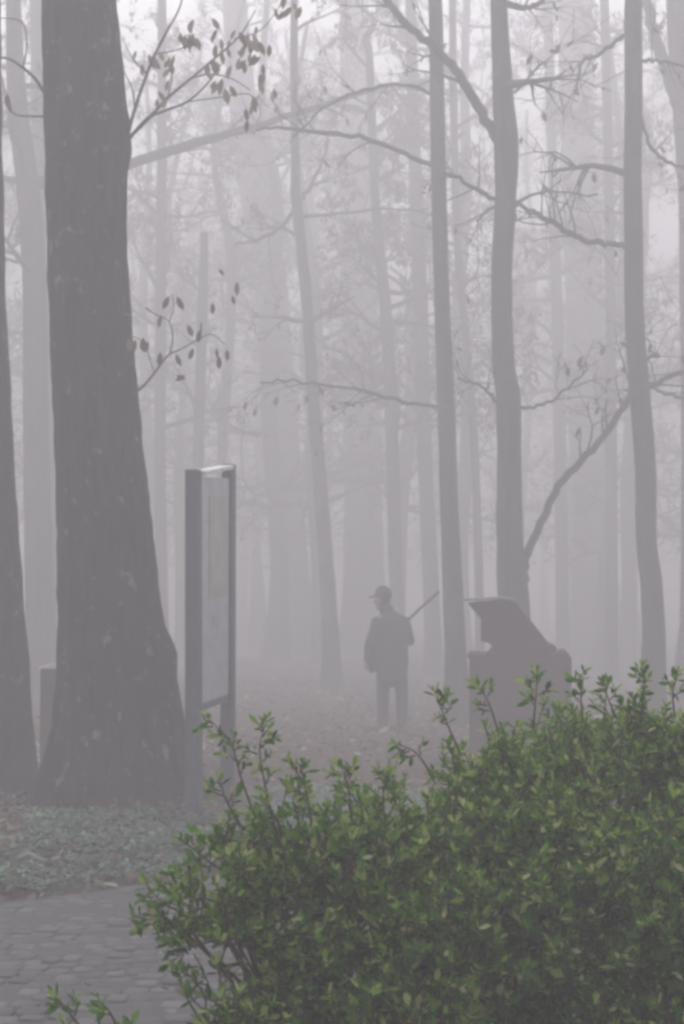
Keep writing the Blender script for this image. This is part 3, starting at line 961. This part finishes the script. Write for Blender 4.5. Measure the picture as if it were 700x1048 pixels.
def person():
    D = 17.3
    skin = mottled('skin', (.24, .165, .135), (.30, .21, .17), 8, .6, .05)
    coat = mottled('coat_cloth', (.030, .029, .031), (.050, .048, .051), 18, .9, .2)
    trou = mottled('trouser_cloth', (.045, .042, .046), (.07, .066, .07), 18, .9, .2)
    boot = mottled('boot_leather', (.02, .018, .017), (.035, .03, .028), 12, .6, .2)
    capc = mottled('cap_cloth', (.025, .024, .026), (.045, .043, .045), 20, .9, .2)
    o0 = P(400, 745, D)
    bz = gz(o0.x, D)
    root = empty('person', (o0.x, D, bz), 'person in a dark knee length coat and peaked cap standing in the fog', 'person')
    V = Vector
    ca, sa = math.cos(R(20)), math.sin(R(20))
    S = lambda x, y, z: V((x * ca - y * sa, x * sa + y * ca, z))      # body turned a little to the left, back to us
    shL, shR = S(-.175, 0, 1.325), S(.175, 0, 1.325)
    FA = R(-38)
    HV = lambda x, y, z: V((x * math.cos(FA) - y * math.sin(FA), x * math.sin(FA) + y * math.cos(FA), z))
    elL, elR = S(-.295, -.06, 1.07), S(.265, .04, 1.10)
    wrL = S(-.265, .10, .86)
    wrR = V((.10, .27, 1.16))
    head = V((-.095, .06, 1.60)); neck = V((-.03, .02, 1.42))
    hipL, hipR = S(-.09, 0, .88), S(.10, 0, .88)
    knL, knR = V((-.095, .03, .48)), V((.135, .05, .48))
    anL, anR = V((-.10, -.02, .09)), V((.135, .04, .09))
    b = MB()
    # head looking left (-x)
    capsule(b, head + HV(.012, 0, .035), head + HV(-.005, 0, .01), .098, .092, 16, 6, (1, .82), tuple(HV(1, 0, 0)))
    capsule(b, head + HV(-.03, 0, -.05), head + HV(-.045, 0, -.085), .062, .048, 12, 5, (1, .85), tuple(HV(1, 0, 0)))
    capsule(b, head + HV(-.095, 0, .005), head + HV(-.118, 0, -.03), .012, .017, 8, 3)           # nose
    for s in (-1, 1):
        capsule(b, head + HV(.015, .082 * s, .012), head + HV(.012, .086 * s, -.03), .016, .011, 8, 3, (1, .5), tuple(HV(1, 0, 0)))   # ears
        capsule(b, head + HV(-.088, .034 * s, .022), head + HV(-.088, .036 * s, .020), .013, .013, 8, 3)                  # eyeballs / lids
        capsule(b, head + HV(-.092, .018 * s, .042), head + HV(-.086, .052 * s, .042), .010, .008, 8, 3)                  # brow
    capsule(b, head + HV(-.095, -.022, -.058), head + HV(-.095, .022, -.058), .009, .009, 8, 3)   # lips
    capsule(b, neck + V((0, 0, -.05)), head + V((.01, 0, -.06)), .064, .056)
    capsule(b, S(-.13, 0, 1.34), S(.13, 0, 1.34), .085, .085, 14, 5, (1, .95), (0, 0, 1))
    capsule(b, S(0, 0, 1.24), S(0, 0, .96), .165, .145, 16, 6, (1, .62), S(1, 0, 0))
    for (sh, el, wr, sg) in ((shL, elL, wrL, -1), (shR, elR, wrR, 1)):
        capsule(b, sh, el, .055, .043); capsule(b, el, wr, .043, .028)
    for (hp, kn, an) in ((hipL, knL, anL), (hipR, knR, anR)):
        capsule(b, hp, kn, .088, .058); capsule(b, kn, an, .056, .036)
        capsule(b, an + V((.02, -.01, -.04)), an + V((-.12, .07, -.052)), .034, .026)
    # left hand hanging, slightly curled
    d = (wrL - elL).normalized(); fwd = S(-.1, 1, 0).normalized(); lat = d.cross(fwd)
    pc = wrL + d * .06
    capsule(b, wrL + d * .015, wrL + d * .085, .030, .040, 12, 4, (1, .45), fwd)
    for i, (ln, off) in enumerate(((.070, .030), (.080, .010), (.073, -.010), (.058, -.028))):
        p0 = wrL + d * .10 + fwd * off
        p1 = p0 + (d + lat * .25).normalized() * ln * .5
        p2 = p1 + (d + lat * .9).normalized() * ln * .5
        capsule(b, p0 - d * .03, p1, .0095, .009, 8, 3); capsule(b, p1, p2, .009, .0075, 8, 3)
    capsule(b, wrL + d * .04 + fwd * .03, wrL + d * .075 + fwd * .056, .013, .011, 8, 3)
    capsule(b, wrL + d * .075 + fwd * .056, wrL + d * .105 + fwd * .058, .011, .009, 8, 3)
    # right hand closed round the stick
    sa0, sa1 = V((-.16, .30, 1.005)), V((.60, .30, 1.695))
    sd = (sa1 - sa0).normalized()
    gp = sa0 + sd * .235                                              # grip point on the stick axis
    ad = (gp - wrR); ad = (ad - sd * ad.dot(sd)).normalized()
    od = sd.cross(ad).normalized()
    pk = gp - ad * .030
    capsule(b, wrR, pk - sd * .0 - ad * .01, .028, .034, 12, 4, (1, .6), sd)
    capsule(b, pk - sd * .028, pk + sd * .028, .022, .022, 10, 4)
    for i in range(4):
        off = sd * (-.032 + .021 * i)
        ring = [gp + off + (ad * -math.cos(t) + od * math.sin(t)) * .027 for t in (0.3, 1.2, 2.2, 3.2, 4.0)]
        for k in range(4 if i else 3):
            capsule(b, ring[k], ring[k + 1], .0092, .0088, 8, 3)
    th = [gp + sd * (.034 + .008 * k) + (ad * -math.cos(t) - od * math.sin(t)) * .027 for k, t in enumerate((.2, 1.1, 2.0))]
    capsule(b, th[0], th[1], .012, .011, 8, 3); capsule(b, th[1], th[2], .011, .009, 8, 3)
    body = fuse(b, 'body', skin, root, .0065, 2)
    # coat: shoulders, back, skirt, sleeves, collar
    c = MB()
    capsule(c, S(-.10, -.01, 1.315), S(.11, -.01, 1.315), .105, .105, 16, 6, (1, 1.05), (0, 0, 1))
    capsule(c, S(0, -.01, 1.26), S(0, -.01, 1.0), .205, .215, 20, 6, (1, .70), S(1, 0, 0))
    capsule(c, S(0, 0, 1.02), S(.0, 0, .86), .215, .225, 20, 6, (1, .72), S(1, 0, 0))
    capsule(c, S(0, 0, .86), S(.01, 0, .74), .225, .205, 20, 3, (1, .75), S(1, 0, 0))
    capsule(c, neck + V((.01, -.0, -.08)), neck + V((-.02, .01, .055)), .115, .090)
    capsule(c, shL, elL, .078, .064); capsule(c, elL, wrL + (elL - wrL) * .1, .064, .048)
    capsule(c, shR, elR, .078, .064); capsule(c, elR, wrR + (elR - wrR) * .16, .064, .046)
    capsule(c, S(-.245, .06, .83), S(-.225, .08, .75), .05, .045, 12, 4, (.6, 1), S(1, 0, 0))     # bulging side pocket
    coat_o = fuse(c, 'coat', coat, root, .011, 3)
    t = MB()
    capsule(t, hipL, hipR, .115, .115, 14, 5)
    capsule(t, hipL, knL, .105, .080); capsule(t, knL, anL + V((0, 0, .02)), .080, .068)
    capsule(t, hipR, knR, .105, .080); capsule(t, knR, anR + V((0, 0, .02)), .080, .068)
    fuse(t, 'trousers', trou, root, .011, 3)
    for an in (anL, anR):
        m = MB()
        capsule(m, an + V((0, 0, .06)), an + V((.005, 0, -.03)), .052, .054)
        capsule(m, an + V((.03, -.02, -.045)), an + V((-.15, .085, -.05)), .044, .042, 12, 5, (1, .95))
        fuse(m, 'boot', boot, root, .010, 2)
    m = MB()
    capsule(m, head + HV(.018, 0, .065), head + HV(-.002, 0, .075), .108, .104, 18, 6, (1, .78), tuple(HV(1, 0, 0)))
    capsule(m, head + HV(-.08, 0, .055), head + HV(-.155, 0, .035), .075, .060, 14, 4, (.16, 1), HV(.2, 0, 1))
    fuse(m, 'cap', capc, root, .008, 2)
    m = MB()                                                          # short hair showing under the cap
    capsule(m, head + HV(.030, 0, .035), head + HV(.034, 0, -.055), .088, .070, 14, 5, (.85, 1.0), tuple(HV(1, 0, 0)))
    fuse(m, 'hair', mottled('hair', (.02, .016, .014), (.05, .04, .034), 40, .6, .2), root, .008, 1)
    # the stick itself
    st = MB()
    pts = [sa0.lerp(sa1, i / 7) + V((.004 * math.sin(i * 2.1), .004 * math.cos(i * 1.7), 0)) for i in range(8)]
    st.tube(pts, [.0165, .017, .0175, .018, .0185, .019, .0195, .019], 10)
    so = st.build('wooden_stick', mottled('stick_wood', (.03, .024, .02), (.06, .048, .04), 14, .8, .3))
    so.location = (o0.x, D, bz)
    tag(so, 'long straight dark stick held slanting upwards by the standing person', 'stick')
person()

# ------------------------------------------------------------------ ground cover and fallen leaves
rg = random.Random(21)
def cover_patch(n, fn, hgt, lsz):
    pos, d, up, L, tint = [], [], [], [], []
    while len(pos) < n:
        r_ = fn()
        if r_ is None: continue
        x, y = r_
        dens = .5 + .5 * mnoise.noise(Vector((x * 1.7, y * 1.7, 4.2)))
        if rg.random() > dens + .25: continue
        h = hgt * (0.3 + 1.1 * max(0, dens)) * rg.random() * (1 - .75 * sstep(9.3, 10.2, y))
        pos.append((x, y, gz(x, y) + .01 + h))
        a = rg.uniform(0, 6.283)
        d.append((math.cos(a), math.sin(a), rg.uniform(-.3, .8)))
        up.append((rg.gauss(0, .4), rg.gauss(0, .4), 1))
        L.append(lsz * rg.uniform(.6, 1.3))
        tint.append(min(1, max(0, rg.gauss(.30 + .5 * dens, .2))))
    L = np.array(L)
    return leaves_arrays(np.array(pos), np.array(d), np.array(up), L, L * .6, .1, .1), tint
def ivy_fn():
    x = rg.uniform(-3.2, .6); y = rg.uniform(6.8, 11.6)
    lim = path_far(x)
    if y < lim + .02 + .12 * mnoise.noise(Vector((x * 3, 0, 0))): return None
    if x < -1.95 + .25 * mnoise.noise(Vector((y * 2, 9, 0))) and rg.random() > .12: return None
    return x, y
V_, t_ = cover_patch(17000, ivy_fn, .13, .046)
tag(leaf_mesh('ground_cover', V_, t_, M_IVY), 'low grey green ground cover around the foot of the oak', 'ground cover', kind='stuff')

pos, d, up, L, tint = [], [], [], [], []
def litter(n, xr, yr, sz, path_ok=False, lift=.012):
    k = 0
    while k < n:
        y = rg.uniform(*yr); x = rg.uniform(*xr)
        if abs(x) > .30 * y + 1: continue
        if y < path_far(x) and not path_ok and x < 2.5: continue
        k += 1
        hz_ = .05 if (path_ok and y < path_far(x)) else lift
        pos.append((x, y, gz(x, y) + hz_ + rg.random() * .03))
        a = rg.uniform(0, 6.283)
        d.append((math.cos(a), math.sin(a), rg.gauss(.05, .3)))
        up.append((rg.gauss(0, .45), rg.gauss(0, .45), 1))
        L.append(sz * rg.uniform(.6, 1.3)); tint.append(rg.random())
litter(9000, (-6, 6), (7, 18), .085)
litter(6000, (-9, 9), (17, 32), .12)
litter(4200, (-3.2, -1.55), (7.0, 11), .075)
litter(500, (-1.7, -.6), (8, 10.5), .06, lift=.06)
litter(26, (-2.4, 0), (5.3, 7.9), .05, True)
L = np.array(L)
tag(leaf_mesh('fallen_leaves', leaves_arrays(np.array(pos), np.array(d), np.array(up), L, L * .62, .2, .15), tint, M_LITTER),
    'reddish brown fallen leaves covering the forest floor', 'fallen leaves', kind='stuff')

# little herbs and a pale fallen twig on the path edge at the left
m = MB()
tp = [P(18, 882, 8.0), P(30, 879, 8.03), P(40, 880, 8.0), P(50, 885, 7.95)]
for p in tp: p.z = gz(p.x, p.y) + .085 + (.02 if p is tp[1] else 0)
m.tube(catmull(tp, 4), interp([.012, .016, .013, .006], 4), 7)
tag(m.build('fallen_twig', mottled('bleached_wood', (.16, .15, .145), (.24, .23, .22), 25, .8, .2)), 'short bleached twig lying at the path edge near the left trunk', 'twig')

# ------------------------------------------------------------------ foreground shrubs
def shrub(label, base, lobes, sprigs, ntip, seed, leafL=.0265, group='evergreen shrubs in front'):
    rg = random.Random(seed)
    bz = gz(base[0], base[1])
    org = (base[0], base[1], bz)
    root = empty('evergreen_shrub', org, label, 'shrub', group)
    st = MB()
    pos, d, up, L, W, tint = [], [], [], [], [], []
    def rosette(tip, ax, n, tl, tn=0.0):
        ax = ax.normalized()
        o1 = ax.orthogonal().normalized()
        st_ = [tip - ax * tl, tip - ax * tl * .5 + Vector((rg.gauss(0, .006), rg.gauss(0, .006), 0)), tip]
        st.tube(st_, [.0020, .0016, .0010], 4, cap=False)
        ph = rg.uniform(0, 6.28)
        for k in range(n):
            a = ph + k * 2.399
            t = 1 - (k / n) ** 1.1 * .9
            side = Matrix.Rotation(a, 3, ax) @ o1
            opn = rg.uniform(.45, 1.2) * (1.25 - .5 * t)
            dr = ax * (1.0 if t > .6 else .55) + side * opn
            p = tip - ax * tl * (1 - t)
            pos.append(p); d.append(dr); up.append(ax + Vector((rg.gauss(0, .45), rg.gauss(0, .45), .3 + rg.gauss(0, .4))))
            l = leafL * rg.choice((.6, .8, 1, 1, 1.15, 1.3)) * rg.uniform(.8, 1.15) * (.75 if t > .85 else 1)
            L.append(l); W.append(l * rg.uniform(.42, .56))
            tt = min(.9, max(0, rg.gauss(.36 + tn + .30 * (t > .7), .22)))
            q = rg.random()
            if q > .995: tt = rg.uniform(.965, 1.0)
            elif q > .88: tt = rg.uniform(.82, .968)
            tint.append(tt)
    tot = sum(l[3] * l[4] * l[5] for l in lobes) ** 1
    anchors = []
    for (cx, cy_, cz, rx_, ry_, rz_) in lobes:
        n = max(8, int(ntip * (rx_ * ry_ * rz_) ** .67 / sum((l[3] * l[4] * l[5]) ** .67 for l in lobes)))
        c = Vector((cx, cy_, cz))
        tn = rg.gauss(0, .09)
        # main stem to this lobe, then side stems
        b0 = Vector((base[0] + rg.gauss(0, .09), base[1] + rg.gauss(0, .09), bz - .02))
        mid = b0.lerp(c, .5) + Vector((rg.gauss(0, .05), rg.gauss(0, .05), rg.gauss(0.03, .03)))
        sp = catmull([b0, mid, c], 5)
        st.tube(sp, [.013 - .007 * i / (len(sp) - 1) for i in range(len(sp))], 6)
        subs = []
        for k in range(14):
            v = Vector((rg.gauss(0, 1), rg.gauss(0, 1), rg.gauss(.35, .8))).normalized()
            e = c + Vector((v.x * rx_, v.y * ry_, v.z * rz_)) * rg.uniform(.6, .9)
            s0 = sp[rg.randrange(len(sp) // 2, len(sp))]
            mm = s0.lerp(e, .5) + Vector((rg.gauss(0, .02), rg.gauss(0, .02), rg.gauss(0, .02)))
            q = catmull([s0, mm, e], 4)
            st.tube(q, [.005 - .0025 * i / (len(q) - 1) for i in range(len(q))], 5)
            subs.append(q)
        for k in range(n):
            v = Vector((rg.gauss(0, 1), rg.gauss(0, 1), rg.gauss(.2, 1))).normalized()
            sh = 1 - abs(rg.gauss(0, .26))
            nz = 1 + .48 * mnoise.noise(Vector((v.x * 2.3 + cx * 5, v.y * 2.3 + cz * 5, v.z * 2.3)))
            tip = c + Vector((v.x * rx_, v.y * ry_, v.z * rz_)) * sh * nz
            if tip.z < bz + .05: continue
            ax = Vector((v.x * .8 + rg.gauss(0, .35), v.y * .8 + rg.gauss(0, .35), max(-.2, v.z) * .6 + .65 + rg.gauss(0, .25)))
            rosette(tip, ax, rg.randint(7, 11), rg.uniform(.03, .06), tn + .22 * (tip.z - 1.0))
    fringe = []
    for (cx, cy_, cz, rx_, ry_, rz_) in lobes:
        for k in range(int(11 + 60 * rx_)):
            v = Vector((rg.gauss(0, 1), rg.gauss(0, 1), abs(rg.gauss(.5, .8)))).normalized()
            p0 = Vector((cx + v.x * rx_ * .7, cy_ + v.y * ry_ * .7, cz + v.z * rz_ * .7))
            hh = rg.uniform(.04, .10) + rz_ * .25
            dr = Vector((v.x * .45 + rg.gauss(0, .2), v.y * .45 + rg.gauss(0, .2), 1)).normalized()
            p2 = p0 + dr * hh
            p1 = p0.lerp(p2, .5) + Vector((rg.gauss(0, .008), rg.gauss(0, .008), 0))
            fringe.append(([tuple(p0), tuple(p1), tuple(p2)], rg.randint(1, 3)))
    for (pts, nr) in list(sprigs) + fringe:
        nr = int(nr * 1.8)
        q = catmull([Vector(p) for p in pts], 5)
        st.tube(q, [.0030 - .002 * i / (len(q) - 1) for i in range(len(q))], 5)
        for k in range(nr):
            i = int(len(q) * (.35 + .64 * (k + .5) / nr)); i = min(i, len(q) - 2)
            ax = (q[i + 1] - q[i]).normalized()
            side = Matrix.Rotation(rg.uniform(0, 6.28), 3, ax) @ ax.orthogonal().normalized()
            if k == nr - 1: rosette(q[-1] + ax * .014, ax, 7, .028, .05)
            else: rosette(q[i] + side * .031 + ax * .014, side + ax * .7, 5, .031, .05)
    st.build('stem', M_STEM, root, origin=org)
    L = np.array(L); W = np.array(W)
    V = leaves_arrays(np.array([tuple(p) for p in pos]), np.array([tuple(p) for p in d]), np.array([tuple(p) for p in up]), L, W, .16, .10)
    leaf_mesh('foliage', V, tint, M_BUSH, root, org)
    return len(L)

def sp(D, *pts):
    return [tuple(P(px, py, D + dz)) for px, py, dz in pts]
n1 = shrub('large rounded evergreen shrub filling the lower right corner', (.66, 3.45),
      [(0.345, 3.500, 1.055, 0.140, 0.252, 0.130), (0.490, 3.640, 1.055, 0.182, 0.280, 0.154), (0.686, 3.675, 1.099, 0.210, 0.294, 0.168), (0.924, 3.570, 1.113, 0.238, 0.294, 0.182),
       (0.300, 3.325, 0.865, 0.210, 0.238, 0.170), (0.560, 3.325, 0.931, 0.252, 0.252, 0.182), (0.840, 3.255, 0.917, 0.252, 0.252, 0.210), (0.385, 3.150, 0.795, 0.266, 0.238, 0.196), (0.665, 3.115, 0.795, 0.280, 0.238, 0.210), (0.910, 3.150, 0.774, 0.252, 0.252, 0.210),
       (0.315, 3.080, 0.620, 0.266, 0.210, 0.154), (0.665, 3.010, 0.620, 0.294, 0.210, 0.154)],
      [(sp(3.5, (440, 790, 0), (425, 770, 0), (408, 762, 0)), 3), (sp(3.5, (470, 770, 0), (455, 735, 0), (446, 712, 0)), 4), (sp(3.5, (545, 745, 0), (548, 715, 0), (549, 690, 0)), 4), (sp(3.5, (596, 740, 0), (594, 712, 0), (597, 692, 0)), 3),
       (sp(3.5, (655, 740, 0), (658, 705, 0), (657, 686, 0)), 4), (sp(3.5, (430, 830, 0), (405, 805, 0), (390, 792, 0)), 3), (sp(3.5, (510, 750, 0), (500, 720, 0), (490, 703, 0)), 3), (sp(3.5, (630, 735, 0), (622, 715, 0), (618, 703, 0)), 2), (sp(3.5, (690, 735, 0), (688, 710, 0), (692, 692, 0)), 3)],
      6000, 31)
n2 = shrub('smaller open evergreen shrub reaching over the paved path', (.0, 3.12),
      [(-0.265, 3.080, 0.885, 0.125, 0.140, 0.052), (-0.189, 3.150, 0.955, 0.095, 0.150, 0.075), (-0.084, 3.220, 0.990, 0.105, 0.175, 0.080), (0.060, 3.255, 0.985, 0.120, 0.196, 0.090), (0.190, 3.290, 0.975, 0.110, 0.196, 0.100),
       (0.020, 3.115, 0.890, 0.180, 0.196, 0.115), (-0.085, 3.080, 0.800, 0.120, 0.170, 0.075), (0.160, 3.080, 0.790, 0.200, 0.210, 0.190), (-0.020, 2.980, 0.690, 0.150, 0.170, 0.075), (-0.215, 2.960, 0.690, 0.110, 0.140, 0.050), (0.130, 2.940, 0.630, 0.220, 0.196, 0.150)],
      [(sp(3.15, (290, 880, 0), (275, 820, 0), (266, 770, 0), (271, 742, 0)), 6), (sp(3.15, (270, 860, 0), (248, 800, 0), (236, 760, 0), (214, 736, 0)), 5), (sp(3.15, (240, 900, 0), (212, 880, 0), (190, 862, 0)), 4),
       (sp(3.15, (210, 940, 0), (170, 945, 0), (142, 938, 0)), 5), (sp(3.15, (190, 935, 0), (168, 925, 0), (152, 908, 0)), 3), (sp(3.15, (320, 850, 0), (312, 805, 0), (300, 785, 0)), 4), (sp(3.15, (360, 840, 0), (356, 805, 0), (350, 788, 0)), 4),
       (sp(3.15, (395, 850, 0), (392, 815, 0), (398, 795, 0)), 4), (sp(3.15, (250, 850, 0), (232, 820, 0), (226, 800, 0)), 3), (sp(3.15, (230, 960, 0), (195, 970, 0), (176, 985, 0)), 3)],
      1500, 32)
n3 = shrub('small shrub tip showing at the bottom edge in front of the path', (-.48, 2.9),
      [(-0.504, 2.870, 0.601, 0.090, 0.112, 0.050), (-0.406, 2.884, 0.594, 0.067, 0.098, 0.039)],
      [(sp(2.87, (90, 1060, 0), (70, 1035, 0), (60, 1022, 0)), 3), (sp(2.87, (120, 1050, 0), (112, 1035, 0), (105, 1026, 0)), 2)],
      60, 33)
print('shrub leaves', n1, n2, n3)

# ------------------------------------------------------------------ fog
hb = MB()
hb.box((0, 55, 12.9), (250, 180, 33.0 - 0.2))
hm = bpy.data.materials.new('fog')
hm.use_nodes = True
hn = hm.node_tree
hn.nodes.clear()
ho = hn.nodes.new('ShaderNodeOutputMaterial')
hv = hn.nodes.new('ShaderNodeVolumePrincipled')
hv.inputs['Color'].default_value = (*HAZE_COLOR, 1)
hv.inputs['Density'].default_value = HAZE_DENSITY
hv.inputs['Density Attribute'].default_value = ''
hv.inputs['Anisotropy'].default_value = 0.0
hn.links.new(hv.outputs[0], ho.inputs['Volume'])
hz = hb.build('haze', hm, smooth=False)
tag(hz, kind='stuff')
